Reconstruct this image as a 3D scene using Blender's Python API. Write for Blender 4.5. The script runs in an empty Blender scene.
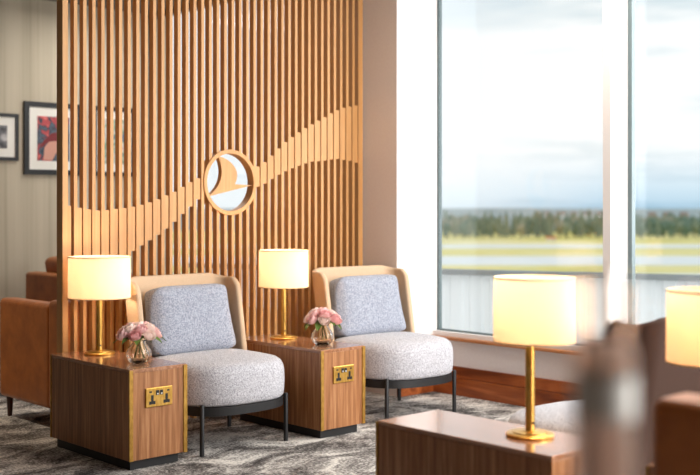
import bpy, bmesh, math, random
from mathutils import Vector, Matrix, noise
PI = math.pi
SC = bpy.context.scene
COL = SC.collection
random.seed(7)

# ------------------------------------------------------------------ camera
EYE = 1.3
cam_d = bpy.data.cameras.new('camera')
cam = bpy.data.objects.new('camera', cam_d); COL.objects.link(cam)
cam.location = (0, 0, EYE)
cam.rotation_euler = (PI/2, 0, math.radians(-43))
cam_d.sensor_width = 36; cam_d.lens = 36*1092/700
cam_d.shift_y = -30.5/700
cam_d.clip_end = 5000
cam_d.dof.use_dof = True
cam_d.dof.focus_distance = 5.7
cam_d.dof.aperture_fstop = 2.0
SC.camera = cam
SC.view_settings.view_transform = 'Standard'
SC.view_settings.look = 'None'
SC.view_settings.gamma = 1
SC.view_settings.exposure = 0.0

# ------------------------------------------------------------------ sky
w = bpy.data.worlds.new('sky'); SC.world = w; w.use_nodes = True
N = w.node_tree.nodes; Lk = w.node_tree.links; N.clear()
out = N.new('ShaderNodeOutputWorld'); bg = N.new('ShaderNodeBackground')
tc = N.new('ShaderNodeTexCoord')
sep = N.new('ShaderNodeSeparateXYZ'); Lk.new(tc.outputs['Generated'], sep.inputs[0])
mp = N.new('ShaderNodeMapping'); mp.inputs['Scale'].default_value = (2.2, 2.2, 15)
mp.inputs['Location'].default_value = (0.4, 0.1, 0.3)
Lk.new(tc.outputs['Generated'], mp.inputs[0])
nz = N.new('ShaderNodeTexNoise'); nz.inputs['Scale'].default_value = 1.6
nz.inputs['Detail'].default_value = 5; nz.inputs['Roughness'].default_value = .55
Lk.new(mp.outputs[0], nz.inputs['Vector'])
cr = N.new('ShaderNodeValToRGB')
cr.color_ramp.elements[0].position = .36; cr.color_ramp.elements[0].color = (.62, .73, .79, 1)
cr.color_ramp.elements[1].position = .56; cr.color_ramp.elements[1].color = (1.0, 1.0, 1.0, 1)
e = cr.color_ramp.elements.new(.45); e.color = (.76, .83, .86, 1)
Lk.new(nz.outputs['Fac'], cr.inputs[0])
hr = N.new('ShaderNodeValToRGB')           # band near the horizon
hr.color_ramp.elements[0].position = 0.0; hr.color_ramp.elements[0].color = (.50, .68, .82, 1)
hr.color_ramp.elements[1].position = .05; hr.color_ramp.elements[1].color = (1, 1, 1, 1)
e = hr.color_ramp.elements.new(.016); e.color = (.66, .80, .90, 1)
Lk.new(sep.outputs['Z'], hr.inputs[0])
mx = N.new('ShaderNodeMix'); mx.data_type = 'RGBA'; mx.blend_type = 'MULTIPLY'; mx.inputs[0].default_value = 1
Lk.new(cr.outputs[0], mx.inputs[6]); Lk.new(hr.outputs[0], mx.inputs[7])
dt = N.new('ShaderNodeVectorMath'); dt.operation = 'DOT_PRODUCT'      # brighter cloud towards the left of the view
nrm = N.new('ShaderNodeVectorMath'); nrm.operation = 'NORMALIZE'; Lk.new(tc.outputs['Generated'], nrm.inputs[0])
Lk.new(nrm.outputs[0], dt.inputs[0]); dt.inputs[1].default_value = Vector((.60, .80, .06)).normalized()
mr = N.new('ShaderNodeMapRange'); mr.inputs[1].default_value = .945; mr.inputs[2].default_value = .992; mr.inputs[3].default_value = 0; mr.inputs[4].default_value = .9
Lk.new(dt.outputs['Value'], mr.inputs[0])
mw = N.new('ShaderNodeMix'); mw.data_type = 'RGBA'; Lk.new(mr.outputs[0], mw.inputs[0]); Lk.new(mx.outputs[2], mw.inputs[6]); mw.inputs[7].default_value = (.95, .98, 1, 1)
Lk.new(mw.outputs[2], bg.inputs[0]); bg.inputs[1].default_value = 1.15
Lk.new(bg.outputs[0], out.inputs[0])

# ------------------------------------------------------------------ room light
def area(name, loc, rot, sx, sy, power, color=(1, 1, 1)):
    d = bpy.data.lights.new(name, 'AREA'); d.shape = 'RECTANGLE'; d.size = sx; d.size_y = sy
    d.energy = power; d.color = color
    o = bpy.data.objects.new(name, d); COL.objects.link(o)
    o.location = loc; o.rotation_euler = rot
    return o
# unseen fill lights added under the ceiling, over the lounge and behind the screen
area('ceiling_fill', (4.5, 1.0, 3.05), (0, 0, 0), 1.8, 2.6, 105, (1, .96, .91))
area('ceiling_fill', (5.0, 3.6, 3.05), (0, 0, 0), 0.9, 0.7, 36, (1, .93, .85))
area('ceiling_fill', (5.0, 7.6, 3.05), (0, 0, 0), 0.9, 1.8, 36, (1, .96, .91))
def spot(name, loc, target, power, ang, color):
    d = bpy.data.lights.new(name, 'SPOT'); d.energy = power; d.spot_size = math.radians(ang); d.spot_blend = .5; d.shadow_soft_size = .08; d.color = color
    o = bpy.data.objects.new(name, d); COL.objects.link(o); o.location = loc
    o.rotation_euler = (Vector(target)-Vector(loc)).to_track_quat('-Z', 'Y').to_euler()
    return o
spot('armchair_fill_spot', (1.9, 7.3, 3.1), (3.04, 6.35, .35), 160, 30, (1, .86, .68))  # unseen spot added to brighten the side of the leather armchair
# added fill light behind the camera, before the closed rear wall
area('rear_fill_light', (4.2, -2.7, 1.7), (PI/2, 0, math.radians(14)), 2.6, 2.6, 350, (1, .99, .98))
# daylight entering through the facade beside the lounge
area('facade_daylight', (7.2, .4, 2.2), (0, math.radians(80), 0), 2.4, 6.0, 440, (.95, .98, 1))

# ------------------------------------------------------------------ materials
def srgb(r, g, b):
    f = lambda c: (c/255/12.92) if c/255 <= .04045 else ((c/255+.055)/1.055)**2.4
    return (f(r), f(g), f(b), 1)
def mat(name, col, rough=.5, metal=0.0, **kw):
    m = bpy.data.materials.new(name); m.use_nodes = True
    b = m.node_tree.nodes['Principled BSDF']
    b.inputs['Base Color'].default_value = col
    b.inputs['Roughness'].default_value = rough
    b.inputs['Metallic'].default_value = metal
    for k, v in kw.items(): b.inputs[k.replace('_', ' ')].default_value = v
    return m
def textured(name, stops, scale=(1, 1, 1), nscale=5, detail=4, rough=.5, bump=0, bscale=None, coord='Object', distort=0, metal=0.0, spec=.5, nrough=.6, kind='noise'):
    m = mat(name, stops[0][1], rough, metal)
    n = m.node_tree.nodes; l = m.node_tree.links; b = n['Principled BSDF']
    b.inputs['Specular IOR Level'].default_value = spec
    t = n.new('ShaderNodeTexCoord'); mpn = n.new('ShaderNodeMapping'); mpn.inputs['Scale'].default_value = scale
    l.new(t.outputs[coord], mpn.inputs[0])
    if kind == 'noise':
        z = n.new('ShaderNodeTexNoise'); z.inputs['Scale'].default_value = nscale
        z.inputs['Detail'].default_value = detail; z.inputs['Roughness'].default_value = nrough
        z.inputs['Distortion'].default_value = distort; o = z.outputs['Fac']
    else:
        z = n.new('ShaderNodeTexWave'); z.inputs['Scale'].default_value = nscale
        z.inputs['Distortion'].default_value = distort; z.inputs['Detail'].default_value = detail; o = z.outputs['Fac']
    l.new(mpn.outputs[0], z.inputs['Vector'])
    r = n.new('ShaderNodeValToRGB'); els = r.color_ramp.elements
    els[0].position, els[0].color = stops[0]
    els[1].position, els[1].color = stops[-1]
    for p, c in stops[1:-1]:
        q = els.new(p); q.color = c
    l.new(o, r.inputs[0]); l.new(r.outputs[0], b.inputs['Base Color'])
    if bump:
        bp = n.new('ShaderNodeBump'); bp.inputs['Strength'].default_value = bump; bp.inputs['Distance'].default_value = .004
        l.new(o, bp.inputs['Height']); l.new(bp.outputs[0], b.inputs['Normal'])
    return m

M = {}
M['walnut'] = textured('walnut_veneer', [(.28, srgb(112, 64, 32)), (.5, srgb(158, 104, 62)), (.72, srgb(196, 144, 100))], (1, 1, .045), 42, 5, .38, nrough=.65)
M['walnut_top'] = textured('walnut_top_veneer', [(.28, srgb(124, 80, 52)), (.5, srgb(160, 110, 78)), (.72, srgb(190, 140, 108))], (1, .05, 1), 42, 5, .22, nrough=.65)
M['oak'] = textured('oak_slats', [(.3, srgb(188, 134, 78)), (.7, srgb(208, 156, 98))], (1, 1, .04), 40, 4, .5)
M['cherry'] = textured('reddish_hardwood', [(.3, srgb(104, 46, 18)), (.5, srgb(150, 76, 34)), (.7, srgb(184, 104, 54))], (1, .12, 1), 9, 6, .3, distort=1.2)
M['sillwood'] = textured('sill_hardwood', [(.3, srgb(150, 88, 44)), (.7, srgb(196, 130, 76))], (1, .1, 1), 14, 4, .4)
M['brass'] = textured('brushed_brass', [(.3, srgb(196, 148, 66)), (.7, srgb(226, 182, 98))], (1, 1, .3), 90, 3, .33, metal=.9)
M['aged_brass'] = textured('aged_brass', [(.3, srgb(150, 110, 46)), (.7, srgb(196, 152, 74))], (1, 1, .5), 60, 5, .42, metal=.75)
M['black_metal'] = mat('black_powder_coated_metal', srgb(36, 35, 36), .5, .3)
M['black'] = mat('black_laminate', srgb(24, 23, 24), .5)
M['dark_plastic'] = mat('dark_plastic', srgb(30, 26, 24), .4)
M['white_plastic'] = mat('white_mark', srgb(225, 222, 214), .4)
M['shell'] = textured('beige_upholstery', [(.3, srgb(196, 166, 136)), (.7, srgb(212, 184, 154))], (1, 1, 1), 300, 2, .85, .15, spec=.2)
def woven(name, dark, mid, light):
    m = mat(name, mid, .95); n = m.node_tree.nodes; l = m.node_tree.links; b = n['Principled BSDF']
    b.inputs['Specular IOR Level'].default_value = .1; b.inputs['Sheen Weight'].default_value = .25
    t = n.new('ShaderNodeTexCoord'); mp_ = n.new('ShaderNodeMapping'); mp_.inputs['Rotation'].default_value = (.5, .3, .5); l.new(t.outputs['Object'], mp_.inputs[0])
    wv = n.new('ShaderNodeTexWave'); wv.inputs['Scale'].default_value = 26; wv.inputs['Distortion'].default_value = 14; wv.inputs['Detail'].default_value = 2; wv.inputs['Detail Scale'].default_value = 4
    l.new(mp_.outputs[0], wv.inputs['Vector'])
    r = n.new('ShaderNodeValToRGB'); els = r.color_ramp.elements
    els[0].position = .05; els[0].color = dark; els[1].position = .9; els[1].color = light; q = els.new(.4); q.color = mid
    l.new(wv.outputs['Fac'], r.inputs[0]); l.new(r.outputs[0], b.inputs['Base Color'])
    bp = n.new('ShaderNodeBump'); bp.inputs['Strength'].default_value = .35; bp.inputs['Distance'].default_value = .003
    l.new(wv.outputs['Fac'], bp.inputs['Height']); l.new(bp.outputs[0], b.inputs['Normal'])
    return m
M['weave'] = woven('grey_woven_fabric', srgb(134, 131, 138), srgb(186, 184, 190), srgb(212, 210, 214))
M['cushion'] = woven('blue_grey_woven_fabric', srgb(112, 115, 128), srgb(154, 158, 172), srgb(184, 188, 200))
M['shaded_shell'] = textured('beige_upholstery_shaded', [(.3, srgb(54, 36, 28)), (.7, srgb(66, 45, 35))], (1, 1, 1), 300, 2, .85, .15, spec=.2)  # darker copy of the beige upholstery, shade of the back put into its colour
M['leather'] = textured('tan_leather', [(.3, srgb(160, 88, 34)), (.7, srgb(196, 116, 54))], (1, 1, 1), 9, 6, .38, .12)
M['wood_leg'] = mat('dark_wood_leg', srgb(70, 34, 16), .4)
M['white_frame'] = mat('white_window_frame', srgb(228, 224, 222), .45)
M['grey_gasket'] = mat('grey_window_gasket', srgb(96, 110, 112), .5)
M['wall'] = textured('off_white_wall', [(.3, srgb(226, 218, 216)), (.7, srgb(230, 223, 220))], (1, 1, 1), 60, 2, .9)
M['ceiling'] = mat('taupe_ceiling', srgb(128, 118, 108), .9)
M['dark_panel'] = mat('dark_wall_panelling', srgb(58, 44, 36), .8)
M['strip_white'] = mat('white_strip', srgb(240, 238, 230), .5)
M['frame_black'] = mat('black_picture_frame', srgb(28, 27, 28), .45)
M['mount'] = mat('white_mount', srgb(232, 228, 218), .8)
M['petal_a'] = mat('pink_petals', srgb(252, 218, 216), .6)
M['petal_b'] = mat('pale_pink_petals', srgb(253, 236, 228), .6)
M['petal_c'] = mat('rose_petals', srgb(246, 198, 196), .6)
M['leaf'] = mat('green_leaf', srgb(92, 122, 48), .5)
M['stem'] = mat('green_stem', srgb(84, 96, 44), .6)
PET = {}
for k in ('petal_a', 'petal_b', 'petal_c'):
    pc = M[k].node_tree.nodes['Principled BSDF'].inputs['Base Color'].default_value[:]; PET[k] = pc

def glass_mat(name, tint, ior=1.45, rough=0.0):
    m = mat(name, tint, rough, 0, Transmission_Weight=1.0, IOR=ior); return m
M['vase_glass'] = glass_mat('clear_ribbed_glass', (.98, .99, .97, 1), 1.25)
M['bottle_glass'] = glass_mat('clear_bottle_glass', (.99, .95, .92, 1), 1.06)
def pane_mat():
    m = bpy.data.materials.new('window_glass'); m.use_nodes = True
    n = m.node_tree.nodes; l = m.node_tree.links; n.clear()
    o = n.new('ShaderNodeOutputMaterial'); a = n.new('ShaderNodeBsdfTransparent'); a.inputs[0].default_value = (.97, .985, .985, 1)
    g = n.new('ShaderNodeBsdfGlossy'); g.inputs['Roughness'].default_value = .02
    lw = n.new('ShaderNodeLayerWeight'); lw.inputs[0].default_value = .3
    pw = n.new('ShaderNodeMath'); pw.operation = 'MULTIPLY_ADD'; pw.inputs[1].default_value = .18; pw.inputs[2].default_value = .02; l.new(lw.outputs['Facing'], pw.inputs[0])
    mxs = n.new('ShaderNodeMixShader'); l.new(pw.outputs[0], mxs.inputs[0]); l.new(a.outputs[0], mxs.inputs[1]); l.new(g.outputs[0], mxs.inputs[2])
    l.new(mxs.outputs[0], o.inputs[0]); return m
M['pane'] = pane_mat()
def shade_like(name, tcol, dcol, f):
    m = bpy.data.materials.new(name); m.use_nodes = True
    n = m.node_tree.nodes; l = m.node_tree.links; n.clear()
    o = n.new('ShaderNodeOutputMaterial')
    a = n.new('ShaderNodeBsdfTranslucent'); a.inputs[0].default_value = tcol
    d = n.new('ShaderNodeBsdfDiffuse'); d.inputs[0].default_value = dcol
    mxs = n.new('ShaderNodeMixShader'); mxs.inputs[0].default_value = f
    l.new(a.outputs[0], mxs.inputs[1]); l.new(d.outputs[0], mxs.inputs[2]); l.new(mxs.outputs[0], o.inputs[0])
    return m
for k, pc in PET.items(): M[k] = shade_like(k.replace('petal_', 'petals_'), pc, pc, .6)
M['shade'] = shade_like('lamp_shade_fabric', (1.0, .86, .70, 1), (.92, .86, .74, 1), .35)
def emis(name, col, s):
    m = bpy.data.materials.new(name); m.use_nodes = True
    n = m.node_tree.nodes; l = m.node_tree.links; n.clear()
    o = n.new('ShaderNodeOutputMaterial'); e_ = n.new('ShaderNodeEmission'); e_.inputs[0].default_value = col; e_.inputs[1].default_value = s
    l.new(e_.outputs[0], o.inputs[0]); return m
M['bulb'] = emis('lit_bulb', (1, .74, .45, 1), 5)

M['walnut_top'].node_tree.nodes['Principled BSDF'].inputs['Coat Weight'].default_value = .8
M['walnut_top'].node_tree.nodes['Principled BSDF'].inputs['Coat Roughness'].default_value = .12
def carpet_mat():
    m = mat('mottled_grey_carpet', (.3, .3, .3, 1), 1.0); n = m.node_tree.nodes; l = m.node_tree.links; b = n['Principled BSDF']
    b.inputs['Specular IOR Level'].default_value = .05
    t = n.new('ShaderNodeTexCoord')
    def nzn(sc, ns, det, dist):
        mm = n.new('ShaderNodeMapping'); mm.inputs['Scale'].default_value = sc; l.new(t.outputs['Object'], mm.inputs[0])
        z = n.new('ShaderNodeTexNoise'); z.inputs['Scale'].default_value = ns; z.inputs['Detail'].default_value = det
        z.inputs['Roughness'].default_value = .7; z.inputs['Distortion'].default_value = dist; l.new(mm.outputs[0], z.inputs['Vector']); return z
    a = nzn((1, 1.6, 1), 2.6, 9, .8); c = nzn((1.4, 1, 1), 55, 3, 0)
    ad = n.new('ShaderNodeMath'); ad.operation = 'MULTIPLY_ADD'; ad.inputs[1].default_value = .55; l.new(c.outputs['Fac'], ad.inputs[0]); l.new(a.outputs['Fac'], ad.inputs[2])
    r = n.new('ShaderNodeValToRGB'); els = r.color_ramp.elements
    els[0].position = .66; els[0].color = srgb(70, 66, 64); els[1].position = .90; els[1].color = srgb(226, 220, 212)
    q = els.new(.77); q.color = srgb(140, 134, 130)
    l.new(ad.outputs[0], r.inputs[0]); l.new(r.outputs[0], b.inputs['Base Color'])
    bp = n.new('ShaderNodeBump'); bp.inputs['Strength'].default_value = .5; bp.inputs['Distance'].default_value = .01
    l.new(c.outputs['Fac'], bp.inputs['Height']); l.new(bp.outputs[0], b.inputs['Normal'])
    return m
M['carpet'] = carpet_mat()
M['wallpaper'] = textured('striped_wallpaper', [(.3, srgb(168, 156, 134)), (.5, srgb(188, 176, 154)), (.7, srgb(200, 188, 166))], (1, 1, .02), 9, 3, .75)

# ------------------------------------------------------------------ helpers
def link(name, me, m, parent=None, loc=(0, 0, 0), smooth=False):
    o = bpy.data.objects.new(name, me); COL.objects.link(o)
    if m is not None and not me.materials: me.materials.append(m)
    if smooth:
        for p in me.polygons: p.use_smooth = True
    o.location = loc
    if parent: o.parent = parent
    return o
def bm_obj(name, bm, m, parent=None, loc=(0, 0, 0), smooth=False):
    bmesh.ops.recalc_face_normals(bm, faces=bm.faces)
    me = bpy.data.meshes.new(name); bm.to_mesh(me); bm.free()
    return link(name, me, m, parent, loc, smooth)
def bbox(bm, lo, hi):
    vs = [bm.verts.new((x, y, z)) for z in (lo[2], hi[2]) for y in (lo[1], hi[1]) for x in (lo[0], hi[0])]
    for f in ((0, 2, 3, 1), (4, 5, 7, 6), (0, 1, 5, 4), (2, 6, 7, 3), (0, 4, 6, 2), (1, 3, 7, 5)):
        bm.faces.new([vs[i] for i in f])
def bevel(o, wd, seg=2, angle=40):
    md = o.modifiers.new('bevel', 'BEVEL'); md.width = wd; md.segments = seg; md.limit_method = 'ANGLE'; md.angle_limit = math.radians(angle)
    md.harden_normals = False
def box(name, lo, hi, m, parent=None, bev=0, seg=2):
    bm = bmesh.new(); bbox(bm, lo, hi); o = bm_obj(name, bm, m, parent)
    if bev: bevel(o, bev, seg)
    return o
def lathe(bm, prof, n=32, c=(0, 0), rib=None, cap=True):
    rings = []
    for i, (r, z) in enumerate(prof):
        ring = []
        for k in range(n):
            a = 2*PI*k/n; rr = r*(1 + (rib(a, z) if rib else 0))
            ring.append(bm.verts.new((c[0]+rr*math.cos(a), c[1]+rr*math.sin(a), z)))
        rings.append(ring)
    for a, b in zip(rings, rings[1:]):
        for k in range(n): bm.faces.new((a[k], a[(k+1) % n], b[(k+1) % n], b[k]))
    if cap:
        bm.faces.new(list(reversed(rings[0]))); bm.faces.new(rings[-1])
def lathe_obj(name, prof, m, parent=None, n=32, smooth=True, rib=None, cap=True, c=(0, 0)):
    bm = bmesh.new(); lathe(bm, prof, n, c, rib, cap); o = bm_obj(name, bm, m, parent, smooth=smooth)
    if smooth:
        md = o.modifiers.new('edge', 'EDGE_SPLIT'); md.split_angle = math.radians(50)
    return o
def struct(o):
    o['kind'] = 'structure'; return o
def thing(name, label, cat, loc=(0, 0, 0), rz=0, group=None):
    o = bpy.data.objects.new(name, None); COL.objects.link(o); o.location = loc; o.rotation_euler = (0, 0, rz)
    o.empty_display_size = .1
    return tag(o, label, cat, group)
def tag(o, label, cat, group=None):
    o['label'] = label; o['category'] = cat
    if group: o['group'] = group
    return o
def copy_tree(o, parent=None):
    c = o.copy(); COL.objects.link(c); c.parent = parent
    for ch in list(o.children): copy_tree(ch, c)
    return c
def dup(root, loc, rz, label, group=None):
    c = copy_tree(root); c.location = loc; c.rotation_euler = (0, 0, rz); c['label'] = label
    if group: c['group'] = group
    return c

# ------------------------------------------------------------------ room shell
WX = 5.70          # inner face of the glazed facade wall
WY = 9.0           # back wall
CZ = 3.15
XL, YB = -2.0, -3.0
struct(box('floor', (XL, YB, -.2), (WX+.25, WY+.2, 0), M['carpet']))
struct(box('ceiling', (XL, YB, CZ), (WX+.25, WY+.2, CZ+.2), M['ceiling']))
struct(box('wall_back', (XL, WY, 0), (WX+.25, WY+.2, CZ), M['wallpaper']))
struct(box('wall_left', (XL-.2, YB, 0), (XL, WY+.2, CZ), M['dark_panel']))
struct(box('wall_rear', (XL, YB-.2, 0), (WX+.25, YB, CZ), M['dark_panel']))
# facade: low wall under the windows, and the solid pier beside the slatted screen
struct(box('wall_facade', (WX, YB, 0), (WX+.25, 5.25, .395), M['wall']))
struct(box('wall_facade_rear', (WX, 5.85, 0), (WX+.25, WY, .395), M['wall']))
struct(box('wall_pier', (5.335, 5.25, 0), (WX+.08, 5.85, CZ), M['wall']))
# skirting, two boards with a groove
def skirting(name, lo, hi):
    bm = bmesh.new()
    bbox(bm, (lo[0], lo[1], 0), (hi[0], hi[1], .120)); bbox(bm, (lo[0], lo[1], .126), (hi[0], hi[1], .198))
    g = .006
    bbox(bm, (lo[0]+g, lo[1]+g, .118), (hi[0]+(g if hi[0] < 5.6 else 0), hi[1], .128))
    return struct(bm_obj(name, bm, M['cherry']))
skirting('baseboard_right', (WX-.022, YB, 0), (WX, 5.25, 0))
skirting('baseboard_pier', (5.335, 5.228, 0), (WX-.022, 5.25, 0))
struct(box('trim_1', (WX-.05, YB, .378), (WX, 5.25, .398), M['sillwood'], bev=.003))       # wooden sill
struct(box('pier_strip', (5.318, 5.60, .0), (5.335, 5.625, CZ), M['strip_white']))             # white strip where screen meets pier

GX = WX+.05         # glass plane
def window(name, y0, y1, z0=.398, z1=CZ, mull=()):
    root = bpy.data.objects.new(name, None); COL.objects.link(root); struct(root)
    box('window_sill', (WX, y0, z0-.003), (GX+.10, y1, z0+.030), M['white_frame'], root)
    bm = bmesh.new()
    bbox(bm, (GX-.012, y0, z0+.030), (GX+.03, y1, z0+.04)); bbox(bm, (GX-.03, y0, z1-.05), (GX+.03, y1, z1))
    bbox(bm, (GX-.008, y1-.012, z0+.04), (GX+.03, y1, z1-.05)); bbox(bm, (GX-.008, y0, z0+.04), (GX+.03, y0+.012, z1-.05))
    bm_obj('window_frame', bm, M['grey_gasket'], root)
    ys = [y0+.012] + [v for m_ in mull for v in m_] + [y1-.012]
    for a, b in zip(ys[0::2], ys[1::2]):
        box('pane', (GX-.006, a, z0+.04), (GX+.006, b, z1-.05), M['pane'], root)
    for a, b in mull:
        box('mullion', (GX-.19, a, 0), (GX+.03, b, z1), M['white_frame'], root)
        box('gasket', (GX-.008, a-.028, z0+.04), (GX+.03, a, z1-.05), M['grey_gasket'], root)
    return root
mulls = [(3.69-1.75*k, 3.745-1.75*k) for k in range(4)]
window('window_1', YB, 5.25, mull=sorted(mulls))
window('window_2', 5.85, WY, mull=[(6.6, 6.66)])

# ------------------------------------------------------------------ outdoors
FD = Vector((math.cos(math.radians(47)), math.sin(math.radians(47)), 0)); RD = Vector((FD.y, -FD.x, 0))
GZ = -8.0
fields = textured('airfield_grass', [(.35, srgb(216, 206, 112)), (.5, srgb(232, 220, 146)), (.65, srgb(242, 232, 184))], (1, 1, 1), .02, 5, .95)
M['tarmac'] = mat('pale_tarmac', srgb(232, 236, 236), .9)
bm = bmesh.new(); bbox(bm, (-900, 30, -1), (1500, 2600, 0))
g = struct(bm_obj('ground', bm, fields, loc=(0, 0, GZ))); g.rotation_euler = (0, 0, math.radians(-43))
def strip(name, d0, d1, label):
    bm = bmesh.new(); bbox(bm, (-500, d0, 0), (700, d1, .05)); o = bm_obj(name, bm, M['tarmac'], loc=(0, 0, GZ+.002)); o.rotation_euler = (0, 0, math.radians(-43))
    return struct(o)
strip('ground_taxiway', 174, 206, ''); strip('ground_runway', 246, 268, ''); strip('ground_apron', 40, 152, '')
# low hill behind the trees
bm = bmesh.new(); nx, ny = 60, 14; grid = []
for j in range(ny):
    row = []
    for i in range(nx):
        a = -500 + 1300*i/(nx-1); d = 420 + 900*j/(ny-1)
        h = GZ + 6.3*min(1, j/5) + 2.2*noise.noise(Vector((a*.006, d*.004, 3))) + (1.0 if j > 5 else 0)
        p = FD*d + RD*a; row.append(bm.verts.new((p.x, p.y, h)))
    grid.append(row)
for j in range(ny-1):
    for i in range(nx-1): bm.faces.new((grid[j][i], grid[j][i+1], grid[j+1][i+1], grid[j+1][i]))
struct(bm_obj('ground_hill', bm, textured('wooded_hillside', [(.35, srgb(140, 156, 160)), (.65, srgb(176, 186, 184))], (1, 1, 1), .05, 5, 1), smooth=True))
# trees
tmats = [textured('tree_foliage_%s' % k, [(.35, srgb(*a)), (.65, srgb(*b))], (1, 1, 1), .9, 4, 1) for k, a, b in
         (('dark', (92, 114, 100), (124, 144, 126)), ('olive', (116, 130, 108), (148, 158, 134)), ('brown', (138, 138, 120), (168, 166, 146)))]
trunkm = mat('bark', srgb(90, 74, 60), .9)
def tree_mesh(kind, m, seed):
    bm = bmesh.new(); rnd = random.Random(seed)
    lathe(bm, [(.22, 0), (.18, 2.2)], 6)
    nt = len(bm.faces)
    if kind == 'conifer':
        for k in range(6):
            z = 1.2+k*1.15; r = 2.1*(1-k/6.6)+.15
            lathe(bm, [(r, z), (r*.75, z+.5), (r*.2, z+1.7)], 11, rib=lambda a, zz: .22*math.sin(a*5+k*2)+rnd.uniform(-.1, .1))
    else:
        for k in range(9):
            c = Vector((rnd.uniform(-1.5, 1.5), rnd.uniform(-1.5, 1.5), rnd.uniform(2.6, 6.0))); rr = rnd.uniform(1.1, 1.8)
            res = bmesh.ops.create_icosphere(bm, subdivisions=2, radius=rr, matrix=Matrix.Translation(c))
            for v in res['verts']:
                dd = v.co-c; v.co = c + dd*(1+.28*noise.noise(v.co*1.3))
    bmesh.ops.recalc_face_normals(bm, faces=bm.faces)
    me = bpy.data.meshes.new('tree'); bm.to_mesh(me); bm.free()
    me.materials.append(trunkm); me.materials.append(m)
    for i, p in enumerate(me.polygons): p.material_index = 0 if i < nt else 1
    return me
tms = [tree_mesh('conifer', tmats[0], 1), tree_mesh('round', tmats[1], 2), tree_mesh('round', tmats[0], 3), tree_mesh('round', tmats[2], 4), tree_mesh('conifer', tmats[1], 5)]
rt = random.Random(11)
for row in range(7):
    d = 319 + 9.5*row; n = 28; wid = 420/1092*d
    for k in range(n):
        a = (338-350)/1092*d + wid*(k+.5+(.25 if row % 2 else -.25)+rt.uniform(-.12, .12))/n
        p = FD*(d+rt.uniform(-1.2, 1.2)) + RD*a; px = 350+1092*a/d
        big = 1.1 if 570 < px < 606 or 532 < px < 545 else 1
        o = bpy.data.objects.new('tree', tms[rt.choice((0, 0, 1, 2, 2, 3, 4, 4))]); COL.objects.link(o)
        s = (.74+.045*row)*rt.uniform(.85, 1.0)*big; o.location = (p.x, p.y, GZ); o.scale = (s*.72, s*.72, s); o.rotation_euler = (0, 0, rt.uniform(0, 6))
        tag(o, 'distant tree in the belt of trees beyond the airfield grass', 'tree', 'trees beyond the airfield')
# small houses on the rise behind the trees
hw_ = mat('white_house_wall', srgb(236, 234, 230), .8); hb_ = mat('tan_house_wall', srgb(206, 170, 140), .8); rf_ = mat('house_roof', srgb(150, 132, 122), .8)
def house(px, zb, d, wd, ht, m, label, group=None):
    p = FD*d + RD*((px-350)/1092*d)
    t = thing('house', label, 'house', (p.x, p.y, zb), math.radians(-43), group)
    box('wall', (-wd/2, -2, 0), (wd/2, 2, ht), m, t)
    bm = bmesh.new()
    v = [bm.verts.new(c) for c in ((-wd/2-.2, -2.3, ht), (wd/2+.2, -2.3, ht), (wd/2+.2, 2.3, ht), (-wd/2-.2, 2.3, ht), (-wd/2, 0, ht+1.2), (wd/2, 0, ht+1.2))]
    for f in ((0, 1, 5, 4), (2, 3, 4, 5), (1, 2, 5), (3, 0, 4), (3, 2, 1, 0)): bm.faces.new([v[i] for i in f])
    bm_obj('roof', bm, rf_, t)
for px, wd in ((548, 9), (561, 12), (574, 8), (588, 11), (600, 9)):
    house(px, -3.9, 470, wd*.3, 2.0, hw_, 'tiny white house on the rise, left of the window post', 'white houses left of the window post')
for px, wd in ((652, 9), (668, 12), (684, 9)):
    house(px, -3.9, 470, wd*.3, 1.9, hb_, 'tiny tan house on the rise, right of the window post', 'tan houses right of the window post')
def shed():
    d = 300; p = FD*d + RD*((551-350)/1092*d)
    t = thing('shed', 'small orange-roofed shed at the foot of the distant trees', 'shed', (p.x, p.y, GZ), math.radians(-43))
    box('wall', (-1.1, -1, 0), (1.1, 1, .7), hw_, t); box('roof', (-1.3, -1.2, .7), (1.3, 1.2, 1.2), mat('orange_roof', srgb(214, 130, 76), .8), t)
shed()
# white corrugated parapet of the terrace just outside
struct(box('ground_terrace', (WX+.3, -6, -.5), (18, 12, -.1), mat('pale_terrace', srgb(222, 224, 224), .9)))
pr = thing('parapet', 'white ribbed parapet with grey cap rail outside the window', 'parapet', (7.47, 6.83, -.1), math.radians(23))
bm = bmesh.new(); y = -16.0
pts = []
while y < 2.6:
    pts += [(0, y), (0, y+.10), (.03, y+.12), (.03, y+.17)]; y += .19
lo = [bm.verts.new((a, b, 0)) for a, b in pts]; hi = [bm.verts.new((a, b, .78)) for a, b in pts]
for i in range(len(pts)-1): bm.faces.new((lo[i], lo[i+1], hi[i+1], hi[i]))
ribm = shade_like('translucent_ribbed_panel', (.98, .99, .99, 1), (.96, .97, .98, 1), .35)
bm_obj('ribbed_sheet', bm, ribm, pr)
box('cap_rail', (-.03, -16, .78), (.12, 2.7, .825), mat('grey_cap', srgb(140, 146, 148), .6), pr)

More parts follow.
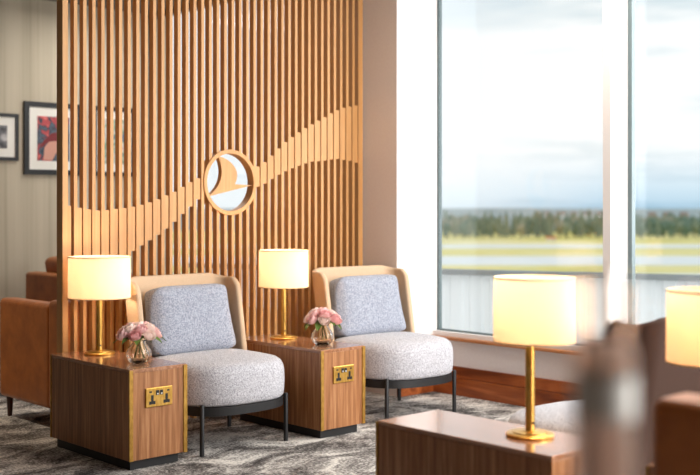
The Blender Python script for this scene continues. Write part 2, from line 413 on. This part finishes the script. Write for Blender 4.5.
# ------------------------------------------------------------------ slatted screen
SY = 5.57
scr = thing('slatted_screen', 'tall oak slatted room divider with wave band and round emblem behind the chairs', 'screen', (3.0, SY, 0))
sx = lambda X: X-3.0
PITCH, SW, SD = .0582, .021, .043
SX0 = 3.064
box('end_post', (sx(2.993), 0, 0), (sx(3.027), .068, CZ), M['oak'], scr, .001)
box('end_post', (sx(5.275), 0, 0), (sx(5.318), .068, CZ), M['oak'], scr, .001)
CC, CZc, CR = 4.158, 1.456, .208
bm = bmesh.new()
for k in range(38):
    X = SX0+k*PITCH; dx = max(0, abs(X+SW/2-CC))
    if dx < CR-.012:
        hh = math.sqrt((CR-.008)**2-dx*dx)
        bbox(bm, (sx(X), 0, 0), (sx(X+SW), SD, CZc-hh)); bbox(bm, (sx(X), 0, CZc+hh), (sx(X+SW), SD, CZ))
    else:
        bbox(bm, (sx(X), 0, 0), (sx(X+SW), SD, CZ))
bm_obj('slat_panel', bm, M['oak'], scr)
# wave band: heights read per slat (image rows turned to heights at the screen's distance)
TOP = [(70, 205.8), (80, 208.3), (90, 209.6), (98.7, 211), (107.5, 209.7), (116.4, 208.5), (125.5, 208), (133, 206.3), (141.8, 204.4), (150, 201.8), (159, 198.4), (167, 194.4), (175, 191), (182.5, 186), (191, 181), (198.4, 177.5), (257, 166.4), (265.5, 161), (272.4, 153.6), (279, 147), (285.6, 141), (292.7, 136), (299, 131.6), (305.4, 127.5), (311.6, 124), (318.6, 120), (325, 116.5), (331.8, 112.4), (339, 109), (345, 107), (351, 106), (358, 105)]
BOT = [(70, 283), (80, 277), (90, 272), (100, 267), (110, 262), (120, 257), (127, 253.5), (134.2, 249.5), (142, 244), (150, 239.3), (158.8, 233.5), (167, 227), (175, 220), (183.4, 211.7), (191, 204.8), (198.4, 198), (258.5, 186.2), (265.5, 182.6), (272.4, 177.7), (278.8, 174), (285.6, 170.6), (292.7, 167.5), (299, 165.3), (305.4, 163), (311.6, 161.4), (318.6, 161), (325.5, 160.3), (332, 159), (337, 158.8), (343.8, 160), (350.5, 161), (358, 163.7)]
def interp(T, x):
    if x <= T[0][0]: return T[0][1]
    for (a, b), (c, d) in zip(T, T[1:]):
        if x <= c: return b+(d-b)*(x-a)/(c-a)
    return T[-1][1]
def at_screen(X):
    t = X*FD.x+SY*FD.y; s = X*RD.x+SY*RD.y
    return 350+1092*s/t, t
bm = bmesh.new(); bm2 = bmesh.new()
for k in range(-1, 38):
    X = SX0+k*PITCH if k >= 0 else 3.027
    x0 = X if k < 0 else X+SW; x1 = X+.049 if k >= 0 else 3.046
    px, t = at_screen((X+x1)/2)
    zt = EYE-(interp(TOP, px)-207)*t/1092; zb = EYE-(interp(BOT, px)-207)*t/1092
    if x1 > CC-CR+.004 and x0 < CC+CR-.004: continue
    bbox(bm if X < CC else bm2, (sx(x0), 0, zb), (sx(x1), .014, zt))
bm_obj('wave_band', bm, M['oak'], scr); bm_obj('wave_band', bm2, M['oak'], scr)
# ring with swooping bird-like emblem
def ring_mesh(bm, ro, ri, y0, y1, n=64, c=(0, 0)):
    R_ = []
    for r, y_ in ((ro, y0), (ro, y1), (ri, y1), (ri, y0)):
        R_.append([bm.verts.new((c[0]+r*math.cos(2*PI*k/n), y_, c[1]+r*math.sin(2*PI*k/n))) for k in range(n)])
    for i in range(4):
        a, b = R_[i], R_[(i+1) % 4]
        for k in range(n): bm.faces.new((a[k], a[(k+1) % n], b[(k+1) % n], b[k]))
bm = bmesh.new(); ring_mesh(bm, CR, CR-.026, -.008, .060, c=(sx(CC), CZc))
ring = bm_obj('ring', bm, M['oak'], scr); bevel(ring, .002, 1)
# emblem outline in the disc (unit = inner radius), traced as two arcs and a tail
def quad(p0, p1, p2, n=12):
    return [((1-t)**2*p0[0]+2*t*(1-t)*p1[0]+t*t*p2[0], (1-t)**2*p0[1]+2*t*(1-t)*p1[1]+t*t*p2[1]) for t in [i/n for i in range(n)]]
emb = quad((-.50, .90), (-.05, .05), (-.92, -.50), 14) + quad((-.92, -.50), (0, -.30), (.98, -.09), 8) + quad((.98, -.09), (.6, -.08), (.22, -.06), 4) + quad((.22, -.06), (.42, .28), (.22, .52), 8) + quad((.22, .52), (.0, .82), (-.50, .90), 8)
bm = bmesh.new(); ri = CR-.026
f = [bm.verts.new((sx(CC)+ri*a, .004, CZc+ri*b)) for a, b in emb]; bk = [bm.verts.new((sx(CC)+ri*a, .040, CZc+ri*b)) for a, b in emb]
bm.faces.new(f); bm.faces.new(list(reversed(bk)))
for i in range(len(f)): bm.faces.new((f[i], f[(i+1) % len(f)], bk[(i+1) % len(f)], bk[i]))
bm_obj('emblem', bm, M['oak'], ring)

# ------------------------------------------------------------------ side tables with socket plates
def side_table(loc, rz, label, socket=True):
    """origin: centre of footprint on floor, socket end faces -Y; 0.335 x 0.80 x 0.50"""
    w2, d2 = .167, .40
    t = thing('side_table', label, 'side table', loc, rz, None)
    box('carcass', (-w2, -d2+.0, .05), (w2, d2, .482), M['walnut'], t, .0015, 1)
    box('tabletop', (-w2, -d2, .4825), (w2, d2, .50), M['walnut_top'], t, .0015, 1)
    box('plinth', (-w2+.022, -d2+.03, 0), (w2-.03, d2-.03, .05), M['black'], t)
    box('corner_trim', (-w2-.002, -d2-.004, .05), (-w2+.019, -d2+.002, .496), M['aged_brass'], t)
    box('corner_trim', (w2-.019, -d2-.006, .05), (w2+.003, -d2+.004, .496), M['aged_brass'], t)
    box('corner_trim', (-w2-.003, d2-.010, .05), (-w2+.002, d2+.002, .496), M['aged_brass'], t)
    if socket:
        cx_, cz_ = 0.0, .352; y_ = -d2
        pl = box('socket_plate', (cx_-.078, y_-.009, cz_-.048), (cx_+.078, y_, cz_+.048), M['brass'], t, .003, 2)
        for s in (-1, 1):
            bm = bmesh.new(); ox = cx_+s*.042
            bbox(bm, (ox-.007, y_-.0105, cz_-.012), (ox+.007, y_-.0085, cz_+.012))
            bbox(bm, (ox-.018, y_-.0105, cz_-.034), (ox-.005, y_-.0085, cz_-.019)); bbox(bm, (ox+.005, y_-.0105, cz_-.034), (ox+.018, y_-.0085, cz_-.019))
            bbox(bm, (ox-.0175, y_-.0102, cz_-.033), (ox+.0175, y_-.0086, cz_-.018)); bbox(bm, (ox-.0065, y_-.0101, cz_-.02), (ox+.0065, y_-.0087, cz_-.010))
            bm_obj('pin_holes', bm, M['dark_plastic'], pl)
            sw = box('rocker_switch', (cx_+s*.0115-.009, y_-.012, cz_+.010), (cx_+s*.0115+.009, y_-.0085, cz_+.034), M['dark_plastic'], pl, .001, 1)
            box('usb_slot', (cx_+s*.052-.007, y_-.0105, cz_+.024), (cx_+s*.052+.007, y_-.0085, cz_+.032), M['dark_plastic'], pl)
            box('switch_mark', (cx_+s*.0115-.004, y_-.013, cz_+.013), (cx_+s*.0115+.004, y_-.0115, cz_+.020), M['white_plastic'], pl)
    return t
T1 = side_table((3.027, 5.052, 0), 0, 'walnut side table nearest the left edge of the screen, with brass socket plate')
T2 = side_table((4.203, 4.965, 0), 0, 'walnut side table with brass socket plate between the two grey chairs')
T3 = side_table((3.030, 2.52, 0), PI, 'walnut side table in the foreground, glossy top under the nearest brass lamp')
T4 = side_table((3.150, 1.45, 0), 0, 'walnut side table mostly hidden at the bottom right corner', False)

# ------------------------------------------------------------------ lamps
def table_lamp(loc, rad, label, power, col=(1, .77, .56), dz=0, off=0):
    t = thing('table_lamp', label, 'lamp', loc)
    prof = [(.082, 0), (.084, .003), (.084, .009), (.080, .012), (.062, .013), (.060, .017), (.020, .019), (.0165, .022)]
    lathe_obj('base', prof, M['brass'], t, 48)
    lathe_obj('pole', [(.0165, .020), (.0165, .345)], M['brass'], t, 24)
    bm = bmesh.new(); lathe(bm, [(.004, 0), (.004, .006)], 12); k = bm_obj('switch', bm, M['dark_plastic'], t, smooth=False)
    k.matrix_local = Matrix.Translation((-.004, -.0155, .048)) @ Matrix.Rotation(PI/2, 4, 'X')
    z0, z1 = .320+dz, .540+dz
    sh = lathe_obj('lamp_shade', [(rad, z0), (rad-.002, z1), (rad-.005, z1), (rad-.003, z0)], M['shade'], t, 64, cap=False); sh.location = (.731*off, -.682*off, 0)
    rim_m = mat('cream_rim', srgb(236, 214, 170), .7)
    for z in (z0, z1):                      # rim wires, the upper one with its spider
        bm = bmesh.new()
        lathe(bm, [(rad+.0006, z-.001), (rad+.0006, z+.004), (rad-.006, z+.004), (rad-.006, z-.001)], 64, cap=False)
        if z == z1:
            for a in (0, 2*PI/3, 4*PI/3):
                c, s = math.cos(a), math.sin(a)
                v = [bm.verts.new((c*r-s*q, s*r+c*q, z)) for r, q, z in ((.0, -.002, z1), (.0, .002, z1), (rad-.004, .002, z1), (rad-.004, -.002, z1))]
                bm.faces.new(v)
        bm_obj('shade_rim', bm, rim_m, sh)
    bm = bmesh.new(); bmesh.ops.create_uvsphere(bm, u_segments=16, v_segments=10, radius=.03, matrix=Matrix.Translation((0, 0, .415)))
    lathe(bm, [(.014, .345), (.014, .39)], 12)
    bm_obj('bulb', bm, M['bulb'], t, smooth=True)
    ld = bpy.data.lights.new('bulb_light', 'POINT'); ld.energy = power; ld.color = col; ld.shadow_soft_size = .045
    lo_ = bpy.data.objects.new('bulb_light', ld); COL.objects.link(lo_); lo_.parent = t; lo_.location = (0.02, -.02, .43)
    return t
table_lamp((3.058, 5.28, .5), .168, 'lit brass table lamp with wide cream drum shade, left of the screen', 8, dz=-.013)
table_lamp((4.240, 5.14, .5), .152, 'lit brass table lamp with cream drum shade between the grey chairs', 8, dz=-.006)
table_lamp((3.062, 2.361, .5), .142, 'large lit brass lamp on the foreground table before the window', 7, dz=.011, off=.014)
table_lamp((3.12, 1.70, .5), .142, 'blurred amber lit lamp cut off by the right edge', 3, (1, .55, .22))

# ------------------------------------------------------------------ lounge chairs
def seat_outline(a, s=1.0, grow=0.0):
    c, q = math.cos(a), math.sin(a)
    nf = 2.7 if q < 0 else 5.0
    hx, hy = .345, (.345 if q < 0 else .30)
    x = hx*math.copysign(abs(c)**(2/nf), c); y = hy*math.copysign(abs(q)**(2/nf), q)
    d = math.hypot(x, y); k = s*(1+grow/d)
    return x*k, y*k
def lounge_chair(loc, rz, label):
    t = thing('lounge_chair', label, 'chair', loc, rz, None)
    # seat
    bm = bmesh.new(); n = 72; rings = []
    for s, z in ((.88, .252), (.96, .254), (.99, .266), (1.0, .30), (1.005, .35), (1.0, .395), (.985, .425), (.955, .447), (.90, .462), (.78, .473), (.55, .481), (.28, .484)):
        rings.append([bm.verts.new((*seat_outline(2*PI*k/n, s), z)) for k in range(n)])
    for a, b in zip(rings, rings[1:]):
        for k in range(n): bm.faces.new((a[k], a[(k+1) % n], b[(k+1) % n], b[k]))
    bm.faces.new(list(reversed(rings[0])))
    c = bm.verts.new((0, 0, .485))
    for k in range(n): bm.faces.new((rings[-1][k], rings[-1][(k+1) % n], c))
    bm_obj('seat', bm, M['weave'], t, smooth=True)
    # metal frame band
    bm = bmesh.new(); R_ = []
    for g_, z in ((.0, .205), (.0, .251), (-.03, .251), (-.03, .205)):
        R_.append([bm.verts.new((*seat_outline(2*PI*k/n, .985, g_), z)) for k in range(n)])
    for i in range(4):
        for k in range(n): bm.faces.new((R_[i][k], R_[i][(k+1) % n], R_[(i+1) % 4][(k+1) % n], R_[(i+1) % 4][k]))
    bm_obj('frame', bm, M['black_metal'], t)
    for x, y in ((-.283, -.262), (.283, -.262), (-.29, .27), (.29, .27)):
        lathe_obj('leg', [(.0125, 0), (.0125, .262), (.010, .266)], M['black_metal'], t, 16, c=(x, y))
    # curved back shell
    hw, r, th = .362, .10, .036
    arc = PI*r/2
    def plan(s, off, z):
        yb = .335 + .115*(z-.22)/.68
        sg = math.copysign(1, s); s = abs(s); w_ = hw - off; rr = r - off
        fb = hw-r
        if s < fb: return sg*s, yb-off - .0
        if s < fb+arc:
            a = (s-fb)/r; return sg*(fb+rr*math.sin(a)), yb-r+rr*math.cos(a)
        return sg*w_, yb-r-(s-fb-arc)
    nu, nv = 44, 28
    z0, z1 = .215, .905
    def ext(z):
        full = hw-r+arc+.092
        u = max(0, (z-(z1-.07))/.07)
        return full - .045*u*u - .03*max(0, (.40-z)/.2)
    outer, inner = [], []
    for j in range(nv+1):
        z = z0+(z1-z0)*j/nv; S = ext(z); ro, ri_ = [], []
        for i in range(nu+1):
            s = -S+2*S*i/nu
            zz = z
            zz = z - .022*((z-z0)/(z1-z0))**6*min(1, max(0, abs(s)-.26)/.12)
            x, y = plan(s, 0, z); ro.append(bm_v((x, y, zz)))
            x, y = plan(s, th, z); ri_.append(bm_v((x, y, zz)))
        outer.append(ro); inner.append(ri_)
    bm = bmesh.new()
    O = [[bm.verts.new(v) for v in row] for row in outer]; I = [[bm.verts.new(v) for v in row] for row in inner]
    for j in range(nv):
        for i in range(nu):
            bm.faces.new((O[j][i], O[j][i+1], O[j+1][i+1], O[j+1][i])); bm.faces.new((I[j][i+1], I[j][i], I[j+1][i], I[j+1][i+1]))
        for i in (0, nu): bm.faces.new((O[j][i], O[j+1][i], I[j+1][i], I[j][i]))
    for i in range(nu):
        bm.faces.new((O[nv][i], O[nv][i+1], I[nv][i+1], I[nv][i])); bm.faces.new((O[0][i+1], O[0][i], I[0][i], I[0][i+1]))
    o = bm_obj('back_shell', bm, M['shell'], t, smooth=True); bevel(o, .012, 3, 50)
    # back cushion
    bm = bmesh.new(); bmesh.ops.create_cube(bm, size=2)
    bmesh.ops.subdivide_edges(bm, edges=bm.edges, cuts=15, use_grid_fill=True)
    for v in bm.verts:
        x, y, z = v.co
        k = (abs(x)**7+abs(z)**7)**(1/7) if (abs(x)+abs(z)) > 0 else 1
        m_ = max(abs(x), abs(z))
        f_ = (m_/k if k > 0 else 1)
        x2, z2 = x*f_, z*f_
        e_ = max(0, 1-max(abs(x2), abs(z2))**5)
        yy = y*(.032+.046*e_**.5)
        wdt = .278*(1-.06*z2)
        v.co = (x2*wdt*(1-.03*abs(y)**4), yy, z2*.195)
    o = bm_obj('back_cushion', bm, M['cushion'], t, smooth=True)
    o.matrix_local = Matrix.Translation((0, .262, .655)) @ Matrix.Rotation(math.radians(-11), 4, 'X')
    return t
def bm_v(v): return v
CH1 = lounge_chair((3.600, 4.95, 0), 0, 'grey woven lounge chair with beige back between the two socket tables')
CH2 = dup(CH1, (4.942, 4.895, 0), math.radians(-4), 'grey woven lounge chair beside the pier and window, farthest right in its row')
CH3 = dup(CH1, (3.725, 2.52, 0), PI, 'lounge chair seen from behind, right of the foreground table, pale seat and back shaded to brown')
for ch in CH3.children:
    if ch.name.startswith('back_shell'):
        ch.data = ch.data.copy(); ch.data.materials[0] = M['shaded_shell']

# ------------------------------------------------------------------ flower vases
def petal_mesh(bm, base, ang, tilt, L, W, cup):
    nu_, nv_ = 4, 4; rows = []
    for j in range(nv_+1):
        v = j/nv_; row = []
        for i in range(nu_+1):
            u = -1+2*i/nu_; wd = W*math.sin(PI*(.12+.80*v))**.7
            x = u*wd; fw = L*v; up = -cup*(1-u*u)*wd + .25*L*v*v
            # local: outwards = tilt
            y = fw*math.cos(tilt) - up*math.sin(tilt); z = fw*math.sin(tilt) + up*math.cos(tilt)
            px = x*math.cos(ang)-y*math.sin(ang); py = x*math.sin(ang)+y*math.cos(ang)
            row.append(bm.verts.new((base[0]+px, base[1]+py, base[2]+z)))
        rows.append(row)
    for j in range(nv_):
        for i in range(nu_): bm.faces.new((rows[j][i], rows[j][i+1], rows[j+1][i+1], rows[j+1][i]))
def rose_mesh(m, seed):
    bm = bmesh.new(); rnd = random.Random(seed)
    for ringn, (cnt, tilt, L, W) in enumerate(((4, 1.45, .022, .012), (5, 1.15, .028, .017), (6, .8, .032, .020), (7, .4, .034, .022))):
        for k in range(cnt):
            petal_mesh(bm, (0, 0, 0), 2*PI*k/cnt+ringn*.6+rnd.uniform(-.2, .2), tilt+rnd.uniform(-.1, .1), L*rnd.uniform(.9, 1.1), W, .5)
    bmesh.ops.create_icosphere(bm, subdivisions=2, radius=.011, matrix=Matrix.Translation((0, 0, .008)))
    me = bpy.data.meshes.new('flower'); bm.to_mesh(me); bm.free(); me.materials.append(m)
    for p in me.polygons: p.use_smooth = True
    return me
ROSES = [rose_mesh(M['petal_a'], 1), rose_mesh(M['petal_b'], 2), rose_mesh(M['petal_c'], 3)]
def leaf_mesh():
    bm = bmesh.new(); n = 7; rows = []
    for j in range(n+1):
        v = j/n; wd = .016*math.sin(PI*v)**.8+.0006
        rows.append([bm.verts.new((u*wd, .075*v, .012*math.sin(PI*v)*1.0-.02*v*v+.004*abs(u))) for u in (-1, 0, 1)])
    for a, b in zip(rows, rows[1:]):
        for i in range(2): bm.faces.new((a[i], a[i+1], b[i+1], b[i]))
    me = bpy.data.meshes.new('leaf'); bm.to_mesh(me); bm.free(); me.materials.append(M['leaf'])
    for p in me.polygons: p.use_smooth = True
    return me
LEAF = leaf_mesh()
def flower_vase(loc, rz, label, seed):
    t = thing('flower_vase', label, 'vase of flowers', loc, rz)
    outp = [(.036, 0), (.046, .004), (.058, .020), (.064, .042), (.060, .066), (.046, .088), (.034, .102), (.033, .110), (.040, .122)]
    inp = [(.037, .121), (.030, .110), (.031, .101), (.043, .087), (.056, .066), (.060, .042), (.053, .022), (.034, .012), (.004, .010)]
    lathe_obj('vase', outp+inp, M['vase_glass'], t, 96, rib=lambda a, z: .035*math.cos(a*12)*max(0, min(1, (z)/.02))*max(0, min(1, (.105-z)/.02)))
    rnd = random.Random(seed)
    bm = bmesh.new()
    for k in range(9):
        a = rnd.uniform(0, 2*PI); p0 = Vector((.03*math.cos(a), .03*math.sin(a), .02)); p1 = Vector((-.016*math.cos(a+.5), -.016*math.sin(a+.5), .165))
        q = Vector((.0018, 0, 0)); q2 = Vector((0, .0018, 0))
        A = [bm.verts.new(p0+d) for d in (q, q2, -q, -q2)]; B = [bm.verts.new(p1+d) for d in (q, q2, -q, -q2)]
        for i in range(4): bm.faces.new((A[i], A[(i+1) % 4], B[(i+1) % 4], B[i]))
    bm_obj('stems', bm, M['stem'], t)
    spots = [(0, 0, .178)] + [(.048*math.cos(a), .048*math.sin(a), .165) for a in [2*PI*k/5+.3 for k in range(5)]] + [(.074*math.cos(a), .074*math.sin(a), .140) for a in [2*PI*k/7 for k in range(7)]]
    for i, (x, y, z) in enumerate(spots):
        o = bpy.data.objects.new('flower', ROSES[(0, 1, 2, 0, 1, 0, 1, 0, 2, 1, 0, 2, 1)[(i+seed) % 13]]); COL.objects.link(o); o.parent = t
        d = Vector((x, y, (z-.09)*1.4)); o.location = (x, y, z)
        o.rotation_mode = 'QUATERNION'; o.rotation_quaternion = d.to_track_quat('Z', 'Y'); s = rnd.uniform(1.15, 1.4); o.scale = (s, s, s)
    for k in range(8):
        a = 2*PI*k/8+rnd.uniform(-.2, .2)
        o = bpy.data.objects.new('leaf', LEAF); COL.objects.link(o); o.parent = t
        o.location = (.030*math.cos(a), .030*math.sin(a), .122+rnd.uniform(-.004, .006)); o.rotation_euler = (rnd.uniform(-.15, .15), 0, a-PI/2)
        s = rnd.uniform(1.15, 1.45); o.scale = (s, s, s)
    return t
flower_vase((3.028, 4.834, .5), 0.3, 'ribbed glass vase of pink flowers beside the left lamp', 1)
flower_vase((4.213, 4.752, .5), 1.4, 'ribbed glass vase of pink flowers between the two grey chairs', 5)

# ------------------------------------------------------------------ leather armchairs
def armchair(loc, rz, label, ah=.735, bh=.76, cz=.665, cw=.27):
    t = thing('leather_armchair', label, 'armchair', loc, rz, None)
    for s in (-1, 1):
        box('arm', (s*.40-(.0 if s < 0 else .12), -.38, .125), (s*.40+(.12 if s < 0 else .0), .27, ah), M['leather'], t, .028, 4)
    box('backrest', (-.40, .25, .125), (.40, .40, bh), M['leather'], t, .03, 4)
    box('seat_base', (-.279, -.36, .14), (.279, .249, .30), M['leather'], t, .015, 3)
    box('seat_cushion', (-.276, -.37, .302), (.276, .235, .44), M['leather'], t, .04, 4)
    cu = box('back_cushion', (-cw, -.07, -.22), (cw, .07, .22), M['leather'], t, .05, 5)
    cu.matrix_local = Matrix.Translation((0, .165, cz)) @ Matrix.Rotation(math.radians(-9), 4, 'X')
    for x, y in ((-.35, -.33), (.35, -.33), (-.35, .35), (.35, .35)):
        lathe_obj('leg', [(.014, 0), (.022, .126)], M['wood_leg'], t, 12, c=(x, y))
    return t
A1 = armchair((3.44, 6.09, 0), PI, 'tan leather armchair behind the screen, its side filling the lower left')
A2 = armchair((4.62, 8.10, 0), PI/2, 'tan leather armchair with cushion, farther back below the framed pictures', cw=.35)
A3 = dup(A1, (3.06, 7.83, 0), 0, 'tan leather armchair showing only a sliver at the left edge')
A4 = armchair((2.50, .90, 0), PI/2, 'blurred leather armchair in the lower right foreground', .80, .885, .70)

# ------------------------------------------------------------------ pictures
def art_mat(name, cols, scale, seed):
    m = mat(name, cols[0], .6); n = m.node_tree.nodes; l = m.node_tree.links; b = n['Principled BSDF']
    t = n.new('ShaderNodeTexCoord'); mm = n.new('ShaderNodeMapping'); mm.inputs['Location'].default_value = (seed, seed*.7, seed*.3)
    l.new(t.outputs['Object'], mm.inputs[0])
    z = n.new('ShaderNodeTexNoise'); z.inputs['Scale'].default_value = scale; z.inputs['Detail'].default_value = 3; z.inputs['Distortion'].default_value = 1.6
    l.new(mm.outputs[0], z.inputs['Vector'])
    r = n.new('ShaderNodeValToRGB'); r.color_ramp.interpolation = 'CONSTANT' if len(cols) > 4 else 'LINEAR'; els = r.color_ramp.elements
    els[0].position = .30; els[0].color = cols[0]; els[1].position = .70; els[1].color = cols[-1]
    for i, c in enumerate(cols[1:-1]): q = els.new(.30+.40*(i+1)/(len(cols)-1)); q.color = c
    l.new(z.outputs['Fac'], r.inputs[0]); l.new(r.outputs[0], b.inputs['Base Color']); return m
def picture(x0, x1, z0, z1, fw, mw, m, label):
    t = thing('framed_picture', label, 'picture', ((x0+x1)/2, WY, (z0+z1)/2)); a, h = (x1-x0)/2, (z1-z0)/2
    bm = bmesh.new()
    bbox(bm, (-a, -.03, -h), (a, 0, -h+fw)); bbox(bm, (-a, -.03, h-fw), (a, 0, h)); bbox(bm, (-a, -.03, -h+fw), (-a+fw, 0, h-fw)); bbox(bm, (a-fw, -.03, -h+fw), (a, 0, h-fw))
    bm_obj('frame', bm, M['frame_black'], t)
    box('mount', (-a+fw, -.018, -h+fw), (a-fw, -.004, h-fw), M['mount'], t)
    pr_ = box('print', (-a+fw+mw, -.021, -h+fw+mw), (a-fw-mw, -.018, h-fw-mw), m, t)
    return t, pr_
t, pr_ = picture(4.456, 5.02, 1.588, 2.234, .045, .08, art_mat('red_blue_portrait_print', [srgb(48, 56, 70), srgb(84, 96, 110), srgb(60, 62, 74), srgb(176, 70, 72), srgb(212, 110, 104), srgb(150, 150, 158), srgb(70, 40, 46)], 7, 3.1), 'black-framed print in red and slate blue beside the screen post')
# face-like pale shape with a dark hat in the lower part of the print
def flat(name, pts, m, parent, y):
    bm = bmesh.new(); a = [bm.verts.new((x, y, z)) for x, z in pts]; b = [bm.verts.new((x, y+.001, z)) for x, z in pts]
    bm.faces.new(a); bm.faces.new(list(reversed(b)))
    for i in range(len(a)): bm.faces.new((a[i], a[(i+1) % len(a)], b[(i+1) % len(a)], b[i]))
    return bm_obj(name, bm, m, parent)
flat('profile', [(-.10, -.19), (-.01, -.19), (.02, -.13), (.05, -.11), (.03, -.07), (.04, -.02), (-.04, -.02), (-.09, -.08)], mat('print_skin', srgb(206, 150, 130), .6), pr_, -.0225)
flat('hat', [(-.14, -.10), (-.10, -.02), (-.02, .05), (.03, .06), (.05, -.01), (-.05, -.03)], mat('print_hat', srgb(120, 34, 38), .6), pr_, -.0235)
picture(5.13, 5.583, 1.588, 2.234, .04, .075, art_mat('green_blue_print', [srgb(90, 110, 140), srgb(120, 150, 120), srgb(200, 200, 190), srgb(170, 120, 120)], 8, 7.7), 'black-framed print in green and blue seen through the slats')
picture(3.93, 4.402, 1.704, 2.114, .03, .075, art_mat('grey_print', [srgb(60, 60, 62), srgb(120, 118, 120), srgb(190, 186, 184)], 9, 1.9), 'small black-framed grey print cut off by the left edge')

# ------------------------------------------------------------------ blurred bottle close to the lens
bt = FD*.90 + RD*((604-350)/1092*.90)
bar = thing('bar_table', 'small high table just below the frame under the blurred bottle', 'table', (bt.x+.06, bt.y-.05, 0))
lathe_obj('table_top', [(.17, .985), (.175, .99), (.175, 1.005), (.17, 1.01)], M['walnut_top'], bar, 48)
lathe_obj('pole', [(.03, .02), (.03, .985)], M['black_metal'], bar, 20)
lathe_obj('foot', [(.18, 0), (.18, .012), (.03, .02)], M['black_metal'], bar, 40)
b = thing('bottle', 'blurred glass bottle with taupe body and white label very close at right', 'bottle', (bt.x, bt.y, 1.01))
lathe_obj('body', [(.022, 0), (.025, .004), (.025, .165), (.022, .178)], mat('taupe_frosted_glass', (.62, .50, .43, 1), .55, 0, Transmission_Weight=.8, IOR=1.08), b, 40)
lathe_obj('neck', [(.021, .178), (.020, .20), (.020, .235), (.0185, .236), (.0185, .18)], M['bottle_glass'], b, 40, cap=False)
lathe_obj('label', [(.0255, .118), (.0255, .152)], M['white_plastic'], b, 40, cap=False)
